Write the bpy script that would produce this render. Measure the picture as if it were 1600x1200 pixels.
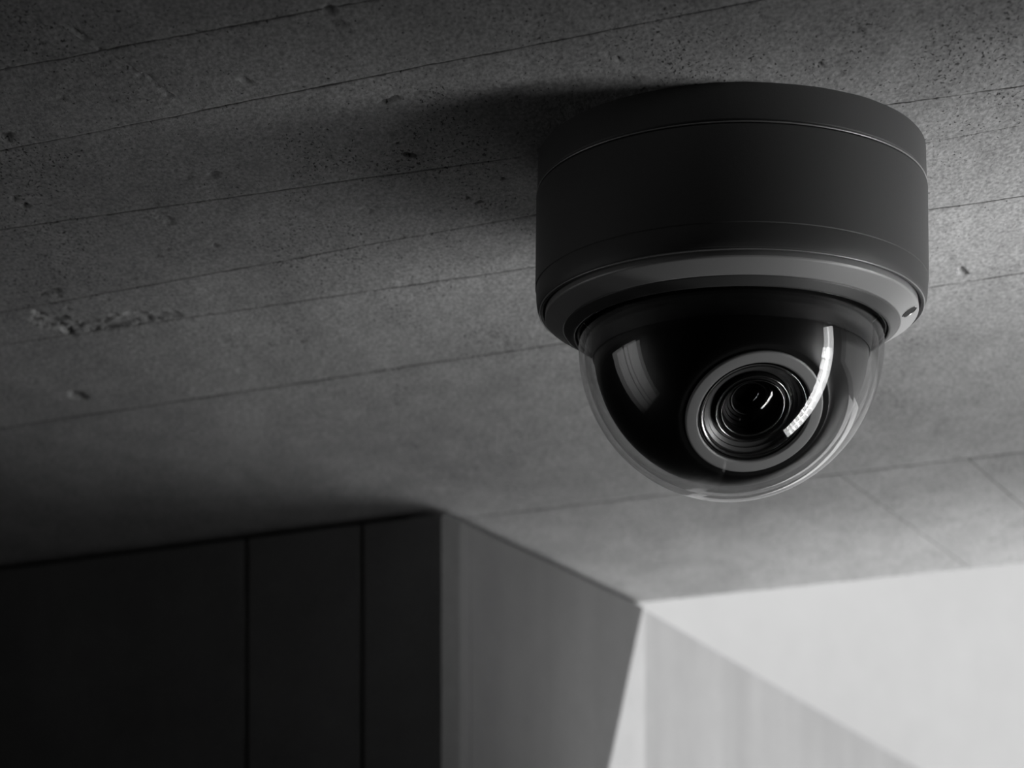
import bpy, math, random
import numpy as np
from mathutils import Vector, Matrix

random.seed(7)
rng = np.random.default_rng(11)
scene = bpy.context.scene
for o in list(bpy.data.objects):
    bpy.data.objects.remove(o)

# ------------------------------------------------------------------ camera
CAM_Z = 1.90                    # camera height above the floor
FPX = 4100.0                    # focal length in pixels of the 1600 px wide frame
HORIZON = 1750.0                # level camera with a raised (shifted) lens
H = 0.3942                      # ceiling height above the camera
CEIL_Z = CAM_Z + H
PX = 0.2624e-3                  # metres per pixel at the dome camera's distance
cam = bpy.data.cameras.new('camera')
cam.sensor_width = 36.0
cam.lens = FPX / 1600.0 * 36.0
cam.shift_y = (HORIZON - 600.0) / 1600.0
cam.clip_start = 0.02
cam.dof.use_dof = True
cam.dof.focus_distance = 1.05
cam.dof.aperture_fstop = 14.0
cam_o = bpy.data.objects.new('camera', cam)
cam_o.location = (0, 0, CAM_Z)
cam_o.rotation_euler = (math.pi / 2, 0, 0)
scene.collection.objects.link(cam_o)
scene.camera = cam_o

# ------------------------------------------------------------------ world, sun, window light, exposure
world = bpy.data.worlds.new('world'); scene.world = world
world.use_nodes = True
bg = world.node_tree.nodes['Background']
bg.inputs['Color'].default_value = (1, 1, 1, 1)
bg.inputs['Strength'].default_value = 0.40

sun = bpy.data.lights.new('sun', 'SUN'); sun.energy = 12.5; sun.angle = math.radians(1.0)
sun_o = bpy.data.objects.new('sun', sun); scene.collection.objects.link(sun_o)
sun_o.rotation_euler = Vector((-1.08, 0.0, -1.0)).to_track_quat('-Z', 'Y').to_euler()
sun_o.location = (4, -0.5, 4)

WIN = Vector((0.64, 0.85))      # centre of the window slit in plan
WN = Vector((-1.0, 0.0)).normalized()   # the way it faces
WD = Vector((-WN.y, WN.x))      # along the wall
if WD.y > 0: WD = -WD
WIN_W, WIN_Z0, WIN_Z1 = 0.055, 1.15, 2.290
LEAN = 0.31                     # the slit leans: its foot stands further back than its head
win = bpy.data.lights.new('window_daylight', 'AREA'); win.shape = 'RECTANGLE'
win.size = WIN_W; win.size_y = WIN_Z1 - WIN_Z0
win.energy = 0.36; win.spread = math.radians(80)
win_o = bpy.data.objects.new('window_daylight', win); scene.collection.objects.link(win_o)
win_o.location = (WIN.x - 0.004, WIN.y + LEAN * (CEIL_Z - (WIN_Z0 + WIN_Z1) / 2), (WIN_Z0 + WIN_Z1) / 2)
win_o.rotation_euler = (Matrix.Rotation(math.atan(LEAN), 3, 'X') @ Vector((WN.x, WN.y, 0)).to_track_quat('-Z', 'Y').to_matrix()).to_euler()

# added narrow beams along the slit, shaping the ceiling's falloff and the dome's shadow
for k in range(12):
    beam = bpy.data.lights.new('added_beam', 'AREA'); beam.shape = 'RECTANGLE'
    beam.size = 0.07; beam.size_y = 0.06; beam.spread = math.radians(56)
    beam.energy = 0.064 * (1 - .75 * k / 11)
    beam_o = bpy.data.objects.new('added_beam', beam); scene.collection.objects.link(beam_o)
    bz = CEIL_Z - 0.17 - 0.062 * k
    by = WIN.y + LEAN * (CEIL_Z - bz)
    beam_o.location = (WIN.x - .025, by, bz)
    beam_o.rotation_euler = (Vector((0.24, 1.205, CEIL_Z)) - Vector((WIN.x, by, bz))).to_track_quat('-Z', 'Y').to_euler()

vs = scene.view_settings
scene.display_settings.display_device = 'sRGB'
vs.view_transform = 'Standard'; vs.look = 'None'
vs.exposure = 0.0; vs.gamma = 1.0; vs.use_curve_mapping = False

# ------------------------------------------------------------------ helpers
def mesh_obj(name, verts, faces, mat, parent=None, smooth=None, kind=None):
    me = bpy.data.meshes.new(name)
    me.from_pydata([tuple(v) for v in verts], [], faces)
    me.update()
    if smooth is not None:
        for p in me.polygons: p.use_smooth = True
        me.set_sharp_from_angle(angle=math.radians(smooth))
    me.materials.append(mat)
    o = bpy.data.objects.new(name, me)
    scene.collection.objects.link(o)
    if parent: o.parent = parent
    if kind: o['kind'] = kind
    return o

def grid_obj(name, V, mat, parent=None, smooth=60):
    """V: (n, m, 3) array -> one mesh, fast path."""
    n, m, _ = V.shape
    me = bpy.data.meshes.new(name)
    idx = np.arange(n * m).reshape(n, m)
    f = np.stack([idx[:-1, :-1], idx[1:, :-1], idx[1:, 1:], idx[:-1, 1:]], -1).reshape(-1, 4)
    me.vertices.add(n * m); me.vertices.foreach_set('co', V.reshape(-1).astype(np.float32))
    me.loops.add(f.size); me.loops.foreach_set('vertex_index', f.reshape(-1).astype(np.int32))
    me.polygons.add(len(f))
    me.polygons.foreach_set('loop_start', (np.arange(len(f)) * 4).astype(np.int32))
    me.polygons.foreach_set('use_smooth', np.ones(len(f), bool))
    me.update(calc_edges=True); me.validate()
    me.set_sharp_from_angle(angle=math.radians(smooth))
    me.materials.append(mat)
    o = bpy.data.objects.new(name, me); scene.collection.objects.link(o)
    if parent: o.parent = parent
    return o

def box(name, x0, x1, y0, y1, z0, z1, mat, parent=None, kind=None):
    v = [(x, y, z) for x in (x0, x1) for y in (y0, y1) for z in (z0, z1)]
    f = [(0, 1, 3, 2), (4, 6, 7, 5), (0, 4, 5, 1), (2, 3, 7, 6), (0, 2, 6, 4), (1, 5, 7, 3)]
    return mesh_obj(name, v, f, mat, parent, None, kind)

def prism(name, pts, z0, z1, mat, parent=None, kind=None):
    a = sum(pts[i][0] * pts[(i + 1) % len(pts)][1] - pts[(i + 1) % len(pts)][0] * pts[i][1] for i in range(len(pts)))
    if a < 0: pts = pts[::-1]
    n = len(pts)
    v = [(p[0], p[1], z0) for p in pts] + [(p[0], p[1], z1) for p in pts]
    f = [tuple(range(n))[::-1], tuple(range(n, 2 * n))]
    f += [(i, (i + 1) % n, n + (i + 1) % n, n + i) for i in range(n)]
    return mesh_obj(name, v, f, mat, parent, None, kind)

def lathe(name, prof, mat, parent=None, seg=192, smooth=28, closed=False):
    """prof: list of (r, z) in photo pixels at the dome's distance; revolved about local Z."""
    verts, rings = [], []
    for r, z in prof:
        if abs(r) < 1e-6:
            rings.append([len(verts)]); verts.append((0, 0, z * PX))
        else:
            st = len(verts); rings.append(list(range(st, st + seg)))
            for i in range(seg):
                a = 2 * math.pi * i / seg
                verts.append((r * PX * math.cos(a), r * PX * math.sin(a), z * PX))
    faces = []
    pairs = list(zip(rings[:-1], rings[1:]))
    if closed: pairs.append((rings[-1], rings[0]))
    for A, B in pairs:
        for i in range(seg):
            j = (i + 1) % seg
            if len(A) == 1 and len(B) == 1: continue
            if len(A) == 1: faces.append((A[0], B[j], B[i]))
            elif len(B) == 1: faces.append((A[i], A[j], B[0]))
            else: faces.append((A[i], A[j], B[j], B[i]))
    return mesh_obj(name, verts, faces, mat, parent, smooth)

def fillet(pts, rad, n=5):
    """round the inner points of a profile polyline"""
    out = [pts[0]]
    for i in range(1, len(pts) - 1):
        p0, p1, p2 = Vector(pts[i - 1]), Vector(pts[i]), Vector(pts[i + 1])
        r = rad[i] if isinstance(rad, dict) and i in rad else (rad if not isinstance(rad, dict) else 0)
        if r <= 0: out.append(tuple(p1)); continue
        a = p1 + (p0 - p1).normalized() * min(r, (p0 - p1).length * .48)
        b = p1 + (p2 - p1).normalized() * min(r, (p2 - p1).length * .48)
        for k in range(n + 1):
            t = k / n
            q = a * (1 - t) ** 2 + p1 * 2 * t * (1 - t) + b * t * t
            out.append(tuple(q))
    out.append(pts[-1])
    return out

# value noise in numpy
_tab = rng.random((512, 512))
def vnoise(x, y):
    xi = np.floor(x).astype(int); yi = np.floor(y).astype(int)
    fx = x - xi; fy = y - yi
    fx = fx * fx * (3 - 2 * fx); fy = fy * fy * (3 - 2 * fy)
    g = lambda a, b: _tab[a % 512, b % 512]
    return (g(xi, yi) * (1 - fx) + g(xi + 1, yi) * fx) * (1 - fy) + (g(xi, yi + 1) * (1 - fx) + g(xi + 1, yi + 1) * fx) * fy
def fbm(x, y, o=4):
    s = 0; a = .5
    for k in range(o):
        s = s + a * vnoise(x * 2 ** k + 13.7 * k, y * 2 ** k + 7.1 * k); a *= .5
    return s

# ------------------------------------------------------------------ materials
def new_mat(name):
    m = bpy.data.materials.new(name); m.use_nodes = True
    nt = m.node_tree
    return m, nt, nt.nodes['Principled BSDF']

def plain(name, col, rough, metallic=0.0, spec=0.5, grain=0.0, gscale=2500, coat=0.0):
    m, nt, b = new_mat(name)
    b.inputs['Base Color'].default_value = (col, col, col, 1)
    b.inputs['Roughness'].default_value = rough
    b.inputs['Metallic'].default_value = metallic
    b.inputs['Specular IOR Level'].default_value = spec
    b.inputs['Coat Weight'].default_value = coat
    tc = nt.nodes.new('ShaderNodeTexCoord')
    n = nt.nodes.new('ShaderNodeTexNoise'); n.inputs['Scale'].default_value = gscale; n.inputs['Detail'].default_value = 3
    nt.links.new(tc.outputs['Object'], n.inputs['Vector'])
    mr = nt.nodes.new('ShaderNodeMapRange')
    mr.inputs['To Min'].default_value = rough * .92; mr.inputs['To Max'].default_value = min(1, rough * 1.08)
    nt.links.new(n.outputs['Fac'], mr.inputs['Value']); nt.links.new(mr.outputs['Result'], b.inputs['Roughness'])
    if grain > 0:
        bp = nt.nodes.new('ShaderNodeBump'); bp.inputs['Strength'].default_value = grain; bp.inputs['Distance'].default_value = 0.0002
        nt.links.new(n.outputs['Fac'], bp.inputs['Height']); nt.links.new(bp.outputs['Normal'], b.inputs['Normal'])
    return m

def concrete(name, base, mott=0.25, pits=0.5, fine=0.12, bump=0.5, stretch=(1, 1, 1), rot=0.0, scale=1.0, streak=0.0):
    m, nt, b = new_mat(name)
    L = nt.links.new; N = nt.nodes.new
    b.inputs['Roughness'].default_value = 0.78
    b.inputs['Specular IOR Level'].default_value = 0.25
    tc = N('ShaderNodeTexCoord'); mp = N('ShaderNodeMapping')
    mp.inputs['Scale'].default_value = stretch; mp.inputs['Rotation'].default_value = (0, 0, rot)
    L(tc.outputs['Object'], mp.inputs['Vector']); vec = mp.outputs['Vector']
    def noise(sc, det=4, rough=.55, dist=0.0):
        n = N('ShaderNodeTexNoise'); n.inputs['Scale'].default_value = sc * scale; n.inputs['Detail'].default_value = det
        n.inputs['Roughness'].default_value = rough; n.inputs['Distortion'].default_value = dist
        L(vec, n.inputs['Vector']); return n.outputs['Fac']
    def mrange(v, a, bb, c, d, smooth=False):
        r = N('ShaderNodeMapRange')
        if smooth: r.interpolation_type = 'SMOOTHSTEP'
        for k, x in zip(('From Min', 'From Max', 'To Min', 'To Max'), (a, bb, c, d)): r.inputs[k].default_value = x
        L(v, r.inputs['Value']); return r.outputs['Result']
    def math_(op, a, bb):
        q = N('ShaderNodeMath'); q.operation = op
        for i, x in enumerate((a, bb)):
            if isinstance(x, (int, float)): q.inputs[i].default_value = x
            else: L(x, q.inputs[i])
        return q.outputs[0]
    big = mrange(noise(7, 5, .6, .4), .3, .7, 1 - mott, 1 + mott)
    mid = mrange(noise(45, 5, .65), .3, .7, 1 - mott * .6, 1 + mott * .6)
    fin = noise(560, 3, .6)
    finc = mrange(fin, .3, .7, 1 - fine, 1 + fine)
    # small air holes, gathered in patches
    patch = mrange(noise(16, 3, .6), .42, .66, 0, 1, True)
    p = noise(680, 1.5, .5, .6)
    thr = mrange(patch, 0, 1, .297, .39)
    hole = math_('SUBTRACT', thr, p)
    hole = mrange(hole, 0, .03, 0, 1, True)
    col = math_('MULTIPLY', math_('MULTIPLY', big, mid), finc)
    col = math_('MULTIPLY', col, mrange(hole, 0, 1, 1, 1 - pits))
    if streak > 0:
        mp2 = N('ShaderNodeMapping'); mp2.inputs['Scale'].default_value = (22, 22, 1.2)
        L(tc.outputs['Object'], mp2.inputs['Vector'])
        ns = N('ShaderNodeTexNoise'); ns.inputs['Scale'].default_value = 1.0; ns.inputs['Detail'].default_value = 4
        L(mp2.outputs['Vector'], ns.inputs['Vector'])
        col = math_('MULTIPLY', col, mrange(ns.outputs['Fac'], .3, .7, 1 - streak, 1 + streak))
    col = math_('MULTIPLY', col, base)
    cmb = N('ShaderNodeCombineColor')
    for k in ('Red', 'Green', 'Blue'): L(col, cmb.inputs[k])
    L(cmb.outputs['Color'], b.inputs['Base Color'])
    hgt = math_('ADD', math_('MULTIPLY', fin, .35), math_('MULTIPLY', noise(130, 4, .6), .8))
    hgt = math_('SUBTRACT', hgt, math_('MULTIPLY', hole, .9))
    bp = N('ShaderNodeBump'); bp.inputs['Strength'].default_value = bump; bp.inputs['Distance'].default_value = 0.0007
    L(hgt, bp.inputs['Height']); L(bp.outputs['Normal'], b.inputs['Normal'])
    return m

DIR1 = math.atan2(-0.36, 0.933)
M_ceil = concrete('board_concrete', 0.42, .17, .75, .34, 1.0, (1.15, .6, 1), -DIR1)
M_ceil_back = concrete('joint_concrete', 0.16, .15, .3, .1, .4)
M_wall_shaded = concrete('wall_concrete_shaded', 0.11, .12, .3, .08, .4, streak=.08)  # lower tone carries the shade on the block's front
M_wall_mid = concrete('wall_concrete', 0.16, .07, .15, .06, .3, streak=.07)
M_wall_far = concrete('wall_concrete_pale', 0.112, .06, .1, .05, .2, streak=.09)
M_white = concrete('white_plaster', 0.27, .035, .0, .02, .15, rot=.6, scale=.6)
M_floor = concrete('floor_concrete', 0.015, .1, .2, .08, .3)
M_bounce = concrete('bounce_white', 0.68, .04, .1, .03, .2)  # for the added ledge that bounces sun upwards
M_room = concrete('room_concrete', 0.10, .12, .3, .08, .4)
M_frame = plain('window_frame_paint', .05, .5)

M_body = plain('black_powder_coat', .08, .52, 0.0, .55, grain=.35, gscale=2600)
M_bezel = plain('graphite_satin_metal', .42, .42, .2, .5, grain=.20, gscale=2600)
M_trim = plain('dark_trim_metal', .09, .45, .2, grain=.2, gscale=2600)
M_highlight = plain('edge_highlight', .42, .35, .5)  # edge highlight put into the colour of thin hoops
M_gasket = plain('black_rubber', .006, .55)
M_ball = plain('black_gloss_plastic', .010, .30, 0.0, .45)
M_liner = plain('dark_liner_plastic', .005, .5, 0, .5)
M_ring = plain('satin_grey_ring', .45, .45, .3, grain=.3, gscale=3000)
M_steel = plain('polished_steel', .55, .20, 1.0)
M_dsteel = plain('dark_turned_metal', .22, .32, .6)
M_black = plain('lens_barrel_black', .008, .35)
M_screw = plain('dark_screw_metal', .010, .6, .0)

def clear_mat(name, ior, tint=1.0, rough=0.0):
    m = bpy.data.materials.new(name); m.use_nodes = True
    nt = m.node_tree; nt.nodes.remove(nt.nodes['Principled BSDF'])
    out = nt.nodes['Material Output']
    tr = nt.nodes.new('ShaderNodeBsdfTransparent'); tr.inputs['Color'].default_value = (tint, tint, tint, 1)
    gl = nt.nodes.new('ShaderNodeBsdfGlossy'); gl.inputs['Roughness'].default_value = rough
    fr = nt.nodes.new('ShaderNodeFresnel'); fr.inputs['IOR'].default_value = ior
    mx = nt.nodes.new('ShaderNodeMixShader')
    # the same reflectance from either side of the skin (a thin sheet, no refraction)
    ge = nt.nodes.new('ShaderNodeNewGeometry'); mr = nt.nodes.new('ShaderNodeMapRange')
    mr.inputs['To Min'].default_value = ior; mr.inputs['To Max'].default_value = 1.0 / ior
    nt.links.new(ge.outputs['Backfacing'], mr.inputs['Value']); nt.links.new(mr.outputs['Result'], fr.inputs['IOR'])
    nt.links.new(fr.outputs['Fac'], mx.inputs['Fac'])
    nt.links.new(tr.outputs['BSDF'], mx.inputs[1]); nt.links.new(gl.outputs['BSDF'], mx.inputs[2])
    nt.links.new(mx.outputs['Shader'], out.inputs['Surface'])
    return m
M_dome = clear_mat('clear_dome_plastic', 1.62, .985, 0.03)
M_lens = clear_mat('coated_lens_glass', 1.75, .55, 0.0)
M_pane = plain('frosted_window_pane', .7, .3)

# ------------------------------------------------------------------ plan geometry from the photo
def ceil_pt(px, py):
    d = H * FPX / (HORIZON - py)
    return np.array([(px - 800) / FPX * d, d])
def line2(a, b): return ceil_pt(*a), ceil_pt(*b)
K = 1906.0 / FPX             # the cross joints run along (K, 1) in plan
def at_u(line, u):
    """point of a board joint on the cross line X = u + K*Y"""
    p, q = line; d = q - p
    u = np.asarray(u, float)
    t = (u - p[0] + K * p[1]) / (d[0] - K * d[1])
    return p[0] + t * d[0], p[1] + t * d[1]

JOINTS = [
    line2((0, -75), (600, -185)),
    line2((0, 110), (600, -2)),
    line2((0, 236), (1000, 38)),
    line2((65, 350), (800, 247)),
    line2((10, 487), (1600, 195)),
    line2((110, 523), (835, 418)),
    line2((65, 660), (1600, 427)),
    line2((740, 808), (1600, 706)),
    line2((1000, 942), (1600, 880)),
]
def u_of(px, py):
    p = ceil_pt(px, py); return p[0] - K * p[1]

# ------------------------------------------------------------------ ceiling: slab with recessed joints and board-marked panels
SLAB = 0.006
EDGE = JOINTS[-1]
def edge_y(x):
    p, q = EDGE; return p[1] + (q[1] - p[1]) / (q[0] - p[0]) * (x - p[0])
ceiling = prism('ceiling', [(-2.2, -1.6), (3.4, -1.6), (3.4, edge_y(3.4) - .002 if edge_y(3.4) > -1.5 else -1.55), (-2.2, edge_y(-2.2) - .002)],
                CEIL_Z + SLAB, CEIL_Z + 0.30, M_ceil_back, None, 'structure')
ceiling['label'] = 'grey board-marked concrete ceiling with dark joints'

# chips, holes and cracks: (px, py, length_px, width_px, angle_deg in image, depth_mm)
PITS = [(517, 15, 16, 7, -10, 3.5), (525, 37, 22, 6, 5, 1.5), (383, 126, 11, 5, 5, 3), (1503, 425, 9, 6, -20, 4),
        (335, 272, 10, 6, -30, 1.8), (600, 160, 12, 4, -20, 2), (622, 153, 18, 3, -14, 1.5), (655, 145, 16, 3, -8, 1.3),
        (680, 150, 14, 3, 10, 1.0), (640, 242, 14, 3, 5, 1.3), (620, 225, 10, 3, 20, 1.0), (610, 208, 6, 3, 30, 1.0),
        (965, 92, 9, 4, 15, 2.4), (990, 122, 8, 3, 10, 1.6), (950, 85, 9, 3, 25, 1.3), (1281, 102, 4, 7, 0, 2.2),
        (40, 322, 9, 6, 0, 3), (20, 310, 10, 3, 30, 1.5), (120, 618, 16, 8, 0, 3.0), (8, 215, 14, 9, 0, 2.5),
        (80, 456, 20, 5, -8, 1.6), (258, 342, 18, 7, 30, 1.2), (243, 320, 8, 4, 20, 1.2), (1480, 655, 30, 5, -12, 1.2),
        (1458, 675, 15, 7, -15, 1.4), (1310, 115, 10, 4, -10, 1.2), (1340, 45, 9, 4, 30, 1.2), (1485, 60, 8, 3, 0, 1.0),
        (700, 118, 9, 3, 10, 1.0), (735, 105, 10, 3, -15, 1.2), (575, 330, 12, 4, 20, 1.2), (590, 345, 8, 3, 10, 1.0),
        (470, 40, 8, 3, 0, .9), (630, 370, 3, 3, 0, 1.6), (660, 380, 3, 3, 0, 1.4), (135, 62, 10, 4, 25, 1.4),
        (1488, 420, 5, 3, 20, 1.0), (1545, 420, 9, 3, 10, 1.1), (1480, 405, 8, 6, 0, .9), (1060, 60, 7, 3, 0, 1.0),
        (230, 118, 14, 3, 35, 1.3), (262, 146, 16, 4, 20, 1.6), (1465, 662, 18, 4, -10, .9), (1505, 652, 12, 4, -5, .9)]
# broken board end at the left, between two joints
for k in range(26):
    t = k / 25
    PITS.append((62 + 205 * t + random.uniform(-4, 4), 492 + 26 * (1 - abs(t - .25) / .75) * random.uniform(.3, 1.0), random.uniform(16, 34), random.uniform(6, 10), random.uniform(-15, 20), random.uniform(.8, 2.0)))
for k in range(10):
    t = k / 9
    PITS.append((58 + 52 * t, 489 + 30 * t, 9, 5, 32, 2.8))
for k in range(14):
    t = k / 13
    PITS.append((112 + 153 * t + random.uniform(-3, 3), 45 + 103 * t + random.uniform(-2, 2), random.uniform(4, 11), random.uniform(1.6, 2.6), 34 + random.uniform(-12, 12), random.uniform(.9, 2.2)))
# scattered small holes
for k in range(260):
    px_, py_ = random.uniform(0, 1600), random.uniform(0, 560)
    PITS.append((px_, py_, random.uniform(2.2, 5), random.uniform(1.6, 3.2), random.uniform(-30, 40), random.uniform(.5, 1.4)))

def pit_world():
    out = []
    for px, py, a, b, ang, dep in PITS:
        c = ceil_pt(px, py); ca, sa = math.cos(math.radians(ang)), math.sin(math.radians(ang))
        u = (ceil_pt(px + ca * a, py + sa * a) - ceil_pt(px - ca * a, py - sa * a)) / 2
        v = (ceil_pt(px - sa * b, py + ca * b) - ceil_pt(px + sa * b, py - ca * b)) / 2
        Mi = np.linalg.inv(np.stack([u, v], 1))
        out.append((c, Mi, dep * .001, np.linalg.norm(u) + np.linalg.norm(v)))
    return out
PW = pit_world()

def ceil_h(x, y):
    """depth of the surface above the nominal ceiling plane (m)"""
    h = 0.0007 * (fbm(x * 30, y * 30, 3) - .45)
    h = h + 0.0004 * (fbm(x * 160, y * 160, 2) - .35)
    x0, x1, y0, y1 = x.min(), x.max(), y.min(), y.max()
    wob = fbm(x * 420 + 3, y * 420 + 9, 2)
    for c, Mi, dep, rr in PW:
        if c[0] + rr * 1.5 < x0 or c[0] - rr * 1.5 > x1 or c[1] + rr * 1.5 < y0 or c[1] - rr * 1.5 > y1: continue
        m = (np.abs(x - c[0]) < rr * 1.4) & (np.abs(y - c[1]) < rr * 1.4)
        if not m.any(): continue
        dx, dy = x[m] - c[0], y[m] - c[1]
        d = np.sqrt((Mi[0, 0] * dx + Mi[0, 1] * dy) ** 2 + (Mi[1, 0] * dx + Mi[1, 1] * dy) ** 2)
        d = d * 1.25 + (wob[m] - .38) * 1.8
        s = np.clip((1.05 - d) / .55, 0, 1); s = s * s * (3 - 2 * s)
        h[m] = np.maximum(h[m], s * dep)
    return h

def ceil_panel(i, ua, ub, step, vstep, gap=0.0008):
    la, lb = JOINTS[i], JOINTS[i + 1]
    inner0, inner1 = max(ua, -1.27), min(ub, -0.14)
    us = []
    if ua < inner0: us += list(np.arange(ua, inner0, .02))
    if inner0 < inner1: us += list(np.arange(max(ua, inner0), inner1, step))
    if ub > inner1: us += list(np.arange(max(inner1, ua), ub, .02))
    us = np.array(sorted(set(us + [ub]))); us = us[np.concatenate([[True], np.diff(us) > 1e-5])]
    xa, ya = at_u(la, us); xb, yb = at_u(lb, us)
    wid = np.mean(np.hypot(xb - xa, yb - ya))
    n = max(4, int(wid / vstep))
    vv = np.linspace(0, 1, n + 1)
    g = gap / wid
    vv = g / 2 + vv * (1 - g)
    e = .0006 / wid
    vv = np.concatenate([[vv[0], vv[0], vv[0] + e], vv[1:-1], [vv[-1] - e, vv[-1], vv[-1]]])
    X = xa[:, None] * (1 - vv) + xb[:, None] * vv
    Y = ya[:, None] * (1 - vv) + yb[:, None] * vv
    # ragged joint edges
    for col, sg in ((0, 1), (1, 1), (-1, -1), (-2, -1)):
        w = 0.00055 * np.maximum(0, fbm(us * 330 + i * 17 + col, us * 0 + i * 3.3 + col, 3) - .45) * 4 - .00018 * (fbm(us * 40 + i * 7, us * 0 + i, 2) > .42)
        Y[:, col] += sg * w
    hh = ceil_h(X, Y)
    # soften the last row towards the joint, then turn up into it
    for col in (1, -2):
        hh[:, col] += 0.0002
    hh[:, 0] = SLAB; hh[:, -1] = SLAB
    V = np.stack([X, Y, CEIL_Z + hh], -1)
    gu = gap / 3
    # turn the ends up too
    e0 = V[:1].copy(); e0[..., 2] = CEIL_Z + SLAB
    e1 = V[-1:].copy(); e1[..., 2] = CEIL_Z + SLAB
    V = np.concatenate([e0, V, e1], 0)
    V[:2, :, 0] += gu; V[-2:, :, 0] -= gu
    V = V[::-1]
    return grid_obj('concrete_panel', V, M_ceil, ceiling, 50)

UL, UR = -2.7, 2.4
cutA = u_of(170, 80); cutB = u_of(1572, 768); cutC = u_of(1462, 850)
fine = 0.0016
for i in range(len(JOINTS) - 1):
    st = fine if i < 5 else (.0022 if i == 5 else .005)
    cuts = {0: [cutA - .004], 1: [cutA], 7: [cutC, cutB]}.get(i, [])
    ends = [UL] + cuts + [UR]
    for a, b in zip(ends[:-1], ends[1:]):
        ceil_panel(i, a, b, st, st, .0008 if i < 5 else (.0011 if i == 5 else .0018))
# panel behind the camera's view
us = np.linspace(-2.7, 2.4, 60)
xb, yb = at_u(JOINTS[0], us)
V = np.zeros((60, 12, 3))
for k, v in enumerate(np.linspace(0, 1, 12)):
    V[:, k, 0] = xb * v + (xb + .6) * (1 - v); V[:, k, 1] = (yb - .0011) * v + (-1.5) * (1 - v)
V[..., 2] = CEIL_Z
grid_obj('concrete_panel', V[::-1], M_ceil, ceiling, 50)

# ------------------------------------------------------------------ walls
def wall_panels(parent, a, b, cuts, z0, z1, mat, gap, step, tie_holes=(), ragged=0.0, face=0.004):
    """a->b in plan with the room on the right-hand side; cuts are distances along it; separate panels with open joints"""
    a, b = np.array(a), np.array(b); L = np.linalg.norm(b - a); d = (b - a) / L; nrm = np.array([d[1], -d[0]])
    ends = [0] + list(cuts) + [L]
    for s0, s1 in zip(ends[:-1], ends[1:]):
        g0 = gap / 2 if s0 > 0 else 0; g1 = gap / 2 if s1 < L else 0
        ss = np.linspace(s0 + g0, s1 - g1, max(3, int((s1 - s0) / step)) + 1)
        zs = np.concatenate([np.linspace(z0, z1 - .9, 5)[:-1], np.linspace(z1 - .9, z1, max(3, int(.9 / step)) + 1)]) if z1 - z0 > 1 else np.linspace(z0, z1, 20)
        S, Z = np.meshgrid(ss, zs, indexing='ij')
        h = 0.0008 * (fbm(S * 25 + s0 * 31, Z * 9, 3) - .45)
        for ts, tz, tr in tie_holes:
            r = np.hypot(S - ts, Z - tz); q = np.clip((tr - r) / (tr * .4), 0, 1); h = h - .012 * q
        out = face + h
        # returns at the joints and at the top
        col = lambda s: np.stack([np.full_like(zs, s), zs], -1)
        S2 = np.concatenate([S[:1], S, S[-1:]], 0); Z2 = np.concatenate([Z[:1], Z, Z[-1:]], 0)
        O2 = np.concatenate([np.full_like(out[:1], -.02), out, np.full_like(out[:1], -.02)], 0)
        S2 = np.concatenate([S2, S2[:, -1:]], 1); Z2 = np.concatenate([Z2, Z2[:, -1:]], 1); O2 = np.concatenate([O2, np.full_like(O2[:, -1:], -.02)], 1)
        V = np.stack([a[0] + d[0] * S2 + nrm[0] * O2, a[1] + d[1] * S2 + nrm[1] * O2, Z2], -1)
        grid_obj('concrete_panel', V, mat, parent, 40)

A = ceil_pt(685, 793); E = ceil_pt(1000, 942)
B = ceil_pt(0, 880)
dl = (B - A) / np.linalg.norm(B - A)
LFT = A + dl * 1.75                                   # far left end of the dark wall
core_in = 0.012
GAPZ = 0.006
# front face of the projecting block, its shade put into the colour
n_front = np.array([-dl[1], dl[0]]);  n_front = n_front if n_front[1] > 0 else -n_front   # into the block
dp = (E - A) / np.linalg.norm(E - A)
n_side = np.array([-dp[1], dp[0]])                     # into the block (to the left)
bl = [tuple(A + n_front * .016 + n_side * .016), tuple(LFT + n_front * .016), tuple(LFT + n_front * .9), tuple(E + n_side * .55), tuple(E + n_side * .016)]
wall_left = prism('wall_left', bl, 0, CEIL_Z + .004, M_wall_shaded, None, 'structure')
wall_left['label'] = 'concrete wall in shadow, the shade put into its colour, with upright panel joints'
def dist_on(px, ln0, ln1, py0, py1):
    """distance from A along the wall top where image column px meets it"""
    y = py0 + (py1 - py0) * (px - ln0) / (ln1 - ln0)
    return np.linalg.norm(ceil_pt(px, y) - A)
Lw = np.linalg.norm(LFT - A)
c1 = dist_on(570, 685, 0, 793, 880); c2 = dist_on(390, 685, 0, 793, 880); c3 = dist_on(-250, 685, 0, 793, 880); c4 = c3 + .35; c5 = c4 + .4
tie_s = Lw - dist_on(108, 685, 0, 793, 880)
d_t = ceil_pt(108, 866)[1]
wall_panels(wall_left, LFT, A - dl * .0045, [Lw - c for c in (c5, c4, c3, c2, c1)], 0, CEIL_Z - GAPZ, M_wall_shaded, .004, .012,
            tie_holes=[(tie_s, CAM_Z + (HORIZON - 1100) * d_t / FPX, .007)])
# lit return of the block
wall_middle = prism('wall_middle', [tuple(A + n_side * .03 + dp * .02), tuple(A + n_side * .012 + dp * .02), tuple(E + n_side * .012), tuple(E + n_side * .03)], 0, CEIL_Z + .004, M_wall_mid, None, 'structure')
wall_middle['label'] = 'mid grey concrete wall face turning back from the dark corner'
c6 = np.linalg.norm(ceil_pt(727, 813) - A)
wall_panels(wall_middle, A, E, [c6], 0, CEIL_Z - .004, M_wall_mid, .0006, .012)
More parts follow.
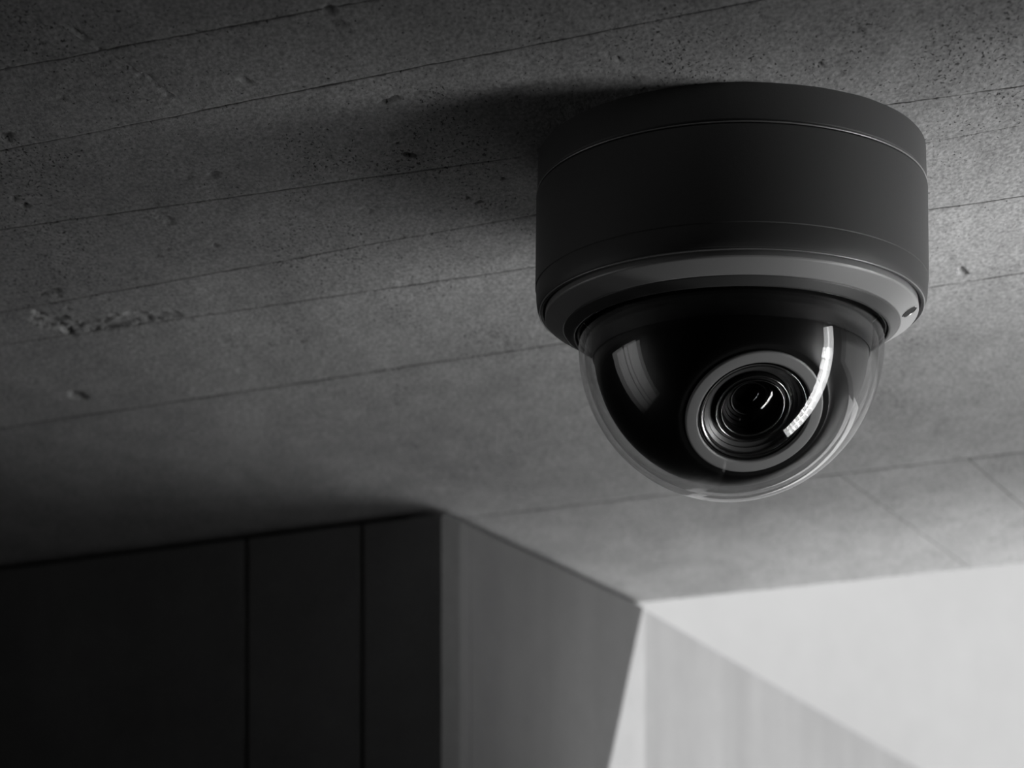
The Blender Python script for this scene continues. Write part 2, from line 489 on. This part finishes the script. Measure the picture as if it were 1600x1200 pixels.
# wall running on outside beyond the ceiling's edge
G = ceil_pt(1440, 1200); dq = (G - E) / np.linalg.norm(G - E); n_q = np.array([-dq[1], dq[0]])
G2 = E + dq * 1.55
wall_right = prism('wall_right', [tuple(E), tuple(G2), tuple(G2 + n_q * .25), tuple(E + n_q * .25)], 0, CEIL_Z - .003, M_wall_far, None, 'structure')
wall_right['label'] = 'pale concrete wall running back outside the ceiling edge'
# white wall far behind
W0 = np.array([-.9, 2.7]); wd = np.array([.80, .60]); wn = np.array([-.60, .80])
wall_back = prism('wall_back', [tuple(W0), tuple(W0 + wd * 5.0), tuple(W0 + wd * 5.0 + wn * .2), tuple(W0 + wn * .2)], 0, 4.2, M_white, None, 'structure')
wall_back['label'] = 'bright white plastered wall beyond the ceiling edge'
# rest of the room, behind and beside the viewer
box('floor', -2.2, 6.0, -1.6, 6.0, -.1, 0, M_floor, None, 'structure')
ee = (EDGE[1] - EDGE[0]) / np.linalg.norm(EDGE[1] - EDGE[0]); en = np.array([-ee[1], ee[0]])
T0 = EDGE[0] - en * .12
bounce_ledge = prism('added_bounce_ledge', [tuple(T0 + ee * .07), tuple(T0 + ee * 1.1), tuple(T0 + ee * 1.1 + en * 1.3), tuple(T0 + ee * .07 + en * 1.3)], 1.90, 1.96, M_bounce, None, 'structure')  # added unseen reflector, brightening the ceiling near its edge
P0 = EDGE[0] - en * .16
light_block = prism('added_light_block', [tuple(P0 + ee * .06), tuple(P0 + ee * 2.6), tuple(P0 + ee * 2.6 + en * .035), tuple(P0 + ee * .06 + en * .035)], 0, 2.03, M_room, None, 'structure')  # added out of view to block low light from the far ceiling
bounce_ledge['label'] = 'added pale ledge out of view, bouncing sun onto the ceiling'
box('wall_rear', -2.2, 3.4, -1.75, -1.6, 0, CEIL_Z + .3, M_room, None, 'structure')
LX = -1.5
LY0, LY1, LZ0, LZ1 = .70, 1.50, 1.00, 2.22
for nm, y0, y1, z0, z1 in (('wall_side_near', -1.75, LY0, 0, CEIL_Z), ('wall_side_far', LY1, 2.6, 0, CEIL_Z), ('wall_side_below', LY0, LY1, 0, LZ0), ('wall_side_above', LY0, LY1, LZ1, CEIL_Z)):
    box(nm, LX - .15, LX, y0, y1, z0, z1, M_room, None, 'structure')
w2 = box('added_window', LX - .09, LX - .08, LY0, LY1, LZ0, LZ1, M_pane, None, 'structure')  # added unseen window, giving the dome its left reflection
for y in (LY0, (LY0 + LY1) / 2 - .015, LY1 - .03):
    box('window_frame', LX - .08, LX - .04, y, y + .03, LZ0, LZ1, M_frame, w2)
pale = bpy.data.lights.new('added_glow', 'AREA'); pale.shape = 'RECTANGLE'; pale.size = LZ1 - LZ0; pale.size_y = LY1 - LY0; pale.energy = .42; pale.spread = math.radians(75)  # lamp added for the grey reflection on the dome's left
pale_o = bpy.data.objects.new('added_glow', pale); scene.collection.objects.link(pale_o)
pale_o.location = (LX - .075, (LY0 + LY1) / 2, (LZ0 + LZ1) / 2)
pale_o.rotation_euler = Vector((1, 0, 0)).to_track_quat('-Z', 'Y').to_euler()
pale_o.rotation_euler = (0, -math.pi / 2, 0)

# wall with the tall narrow window, right of the view
wt = .10
def wp(s, o=0.0):
    return (WIN.x + WD.x * s - WN.x * o, WIN.y + WD.y * s - WN.y * o)
hw = WIN_W / 2
wall_window = prism('wall_window_far', [wp(-hw - .13), wp(-hw), wp(-hw, wt), wp(-hw - .13, wt)], 0, CEIL_Z, M_room, None, 'structure')
prism('wall_window_near', [wp(hw), wp(3.0), wp(3.0, wt), wp(hw, wt)], 0, CEIL_Z, M_room, None, 'structure')
prism('wall_window_below', [wp(-hw), wp(hw), wp(hw, wt), wp(-hw, wt)], 0, WIN_Z0, M_room, None, 'structure')
prism('wall_window_above', [wp(-hw), wp(hw), wp(hw, wt), wp(-hw, wt)], WIN_Z1, CEIL_Z, M_room, None, 'structure')
w1 = prism('window_1', [wp(-hw, .012), wp(hw, .012), wp(hw, .018), wp(-hw, .018)], WIN_Z0, WIN_Z1, M_pane, None, 'structure')
for s in (-hw, hw - .006):
    prism('window_frame', [wp(s, .005), wp(s + .006, .005), wp(s + .006, .03), wp(s, .03)], WIN_Z0, WIN_Z1, M_frame, w1)

for o in [o for o in scene.objects if o.name.startswith(('wall_window', 'window_1'))] + list(w1.children):
    for v in o.data.vertices:
        v.co.y += LEAN * (CEIL_Z - v.co.z)

# ------------------------------------------------------------------ the dome camera
ctr = ceil_pt(1142, 247)
root = bpy.data.objects.new('dome_security_camera', None)
scene.collection.objects.link(root)
root.location = (ctr[0], ctr[1], CEIL_Z)
root.empty_display_size = .05
root['label'] = 'black dome security camera with clear cover mounted on the concrete ceiling'
root['category'] = 'security camera'

# profiles in px below the ceiling (z negative), radius in px
base_p = fillet([(0, 3), (299, 3), (301, 0), (302.5, -53), (299, -57), (294, -58), (0, -56)], {2: 1, 3: .8})
lathe('mounting_base', base_p[::-1], M_body, root)
body = fillet([(0, -58.5), (299, -58.5), (304, -61), (305.5, -203), (304.3, -204.2), (304.6, -206), (303.6, -229), (300.5, -238.5), (297, -241.5), (293.5, -240.5), (291, -232), (0, -232)],
              {2: 1.5, 6: 9, 7: 2})
lathe('housing_body', body[::-1], M_body, root, smooth=35)
bez = fillet([(283, -228), (289, -234), (290.5, -247), (289.5, -249.5), (263, -266), (260, -266), (255, -250), (240, -228)],
             {3: 2, 4: 1})
bezel = lathe('bezel_ring', bez[::-1], M_bezel, root, smooth=14, closed=True)
lathe('trim_ring', fillet([(256, -250), (261.5, -265), (260, -267.5), (247, -277.5), (243.5, -277.5), (243.5, -250)], {2: 1, 3: 2, 4: 1})[::-1], M_trim, root, smooth=20, closed=True)
lathe('gasket', fillet([(243, -240), (243, -272), (239.5, -276), (236, -272), (236, -240)], {2: 2})[::-1], M_gasket, root, closed=True)

def hoop(name, r, z, w, mat, parent):
    return lathe(name, [(r + w * math.cos(t), z + w * math.sin(t)) for t in np.linspace(0, 2 * math.pi, 9)[:-1]], mat, parent, smooth=80, closed=True)
hoop('seam_highlight', 302.6, -57.6, 1.15, M_highlight, root)  # bright hoop standing in for the highlight along the seam
hoop('rim_highlight', 298.7, -240.2, 1.1, M_highlight, root)  # likewise a painted highlight, along the housing's lower edge

# hex screw sunk in the bezel, to the right
def on_bezel(t, az, lift=0.0):
    r = 289.5 + (263 - 289.5) * t; z = -249.5 + (-266 + 249.5) * t
    nx, nz = 16.5, -26.5
    l = math.hypot(nx, nz); nx /= l; nz /= l
    return Vector(((r + nx * lift) * math.cos(az), (r + nx * lift) * math.sin(az), z + nz * lift)) * PX, Vector((nx * math.cos(az), nx * math.sin(az), nz))
p, nrm = on_bezel(.5, math.radians(-12), .0)
screw = lathe('screw', [(13.5, -2), (13.5, .5), (12.6, .9), (11.8, .4), (11.2, -2)], M_steel, bezel, seg=32)
screw.location = p; screw.rotation_euler = nrm.to_track_quat('Z', 'Y').to_euler()
screw['label'] = 'recessed screw in the bezel'
head = lathe('screw_head', [(11.4, .10), (10.5, .12), (8.5, .35), (5.2, .4), (4.8, .12), (0, .12)], M_screw, bezel, seg=24)
head.location = p; head.rotation_euler = screw.rotation_euler

# clear dome cover: outer and inner skin, short collar at the top
DC = -(540 - 247)               # centre of the dome below the ceiling (px)
def hemi(R, n=40, a0=0):
    return [(R * math.cos(math.radians(t)), DC - R * math.sin(math.radians(t))) for t in np.linspace(a0, 90, n)]
outer = [(236.5, -262)] + [(238, DC + 6)] + hemi(238)
inner = hemi(229)[::-1] + [(229, -262)]
outer[-1] = (0, DC - 238); inner[0] = (0, DC - 229)
lathe('dome_cover', outer + inner, M_dome, root, seg=192, smooth=60)

# dark collar round the top of the camera ball
lathe('inner_collar', fillet([(0, -236), (219, -236), (219.5, DC + 4), (216, DC - 18), (212, DC - 16), (212, -240), (0, -240)], {2: 2})[::-1], M_liner, root)

# swivelling camera ball with the lens in its flat face
to_cam = Vector((-ctr[0], -ctr[1], 0)).normalized()
right = Vector((-to_cam.y, to_cam.x, 0)); right = right if right.x > 0 else -right
az = math.radians(17); el = math.radians(48.5)
hd = to_cam * math.cos(az) + right * math.sin(az)
axis = hd * math.cos(el) + Vector((0, 0, -1)) * math.sin(el)
RB = 214.5; FZ = 179
a_face = math.asin(FZ / RB)
sph = [(RB * math.cos(t), RB * math.sin(t)) for t in np.linspace(-math.pi / 2, a_face - .012, 60)]
sph[0] = (0, -RB)
rf = RB * math.cos(a_face)
ballp = sph + fillet([sph[-1], (rf - 2, FZ), (84, FZ), (84, 120), (0, 120)], {1: 1.5, 2: 1})[1:]
ball = lathe('camera_ball', ballp, M_ball, root, smooth=30)
ball.location = (0, 0, DC * PX)
ball.rotation_euler = axis.to_track_quat('Z', 'Y').to_euler()
# sub-parts in the ball's own space (all share its axis)
fr = lathe('face_ring', fillet([(106, 178.5), (106.5, 182.5), (104.5, 184), (89, 184), (87, 182.5), (86.5, 170)], {1: .5, 2: 1.2, 3: 1.0}), M_ring, ball, smooth=20)
fr['label'] = 'satin grey ring around the lens'
lathe('retaining_ring', fillet([(82.5, 160), (82.5, 179), (81, 181), (78.5, 180), (76, 174), (75, 168)], {1: .6, 2: .8}), M_steel, ball, smooth=25)
lathe('lens_hood', [(78, 160), (76, 173), (75, 174), (70, 171.5), (69.5, 169), (64, 166), (63.5, 163.5), (59, 161.5), (58.5, 150)], M_dsteel, ball, smooth=20)
lathe('lens_barrel', fillet([(58, 140), (58, 172), (56.5, 173.5), (54.5, 172.5), (53, 168), (50, 168.5), (49, 170), (47.5, 169), (46.5, 160), (46, 150)], {1: .7, 2: .7, 6: .7}), M_black, ball, smooth=20)
lathe('barrel_edge', fillet([(57.6, 171.6), (57.9, 173.2), (56.6, 174.3), (55.2, 173.4), (55.4, 171.8)], .5), M_steel, ball, smooth=50)
lathe('inner_edge', fillet([(49.6, 169.2), (49.2, 171), (48.0, 171.2), (47.2, 169.2)], .4), M_steel, ball, smooth=50)
lathe('inner_barrel', [(46, 156), (44, 152), (40, 151), (39, 148), (35, 147), (34, 144), (30.5, 143), (29, 140), (28, 132), (20, 128), (0, 128)], M_black, ball, smooth=15)
lathe('iris_ring', fillet([(29, 143.5), (28.5, 145), (27, 144.6), (26.5, 140)], .4), M_dsteel, ball, smooth=40)
cap = [(46.5 * math.sin(t) / math.sin(.62), 155 + 46.5 / math.sin(.62) * (math.cos(t) - math.cos(.62))) for t in np.linspace(.62, 0, 20)]
cap[-1] = (0, cap[-1][1])
lathe('front_lens', cap, M_lens, ball, smooth=60)
cap2 = [(26.5 * math.sin(t) / math.sin(.8), 137 + 26.5 / math.sin(.8) * (math.cos(t) - math.cos(.8))) for t in np.linspace(.8, 0, 16)]
cap2[-1] = (0, cap2[-1][1])
lathe('rear_lens', cap2, M_lens, ball, smooth=60)
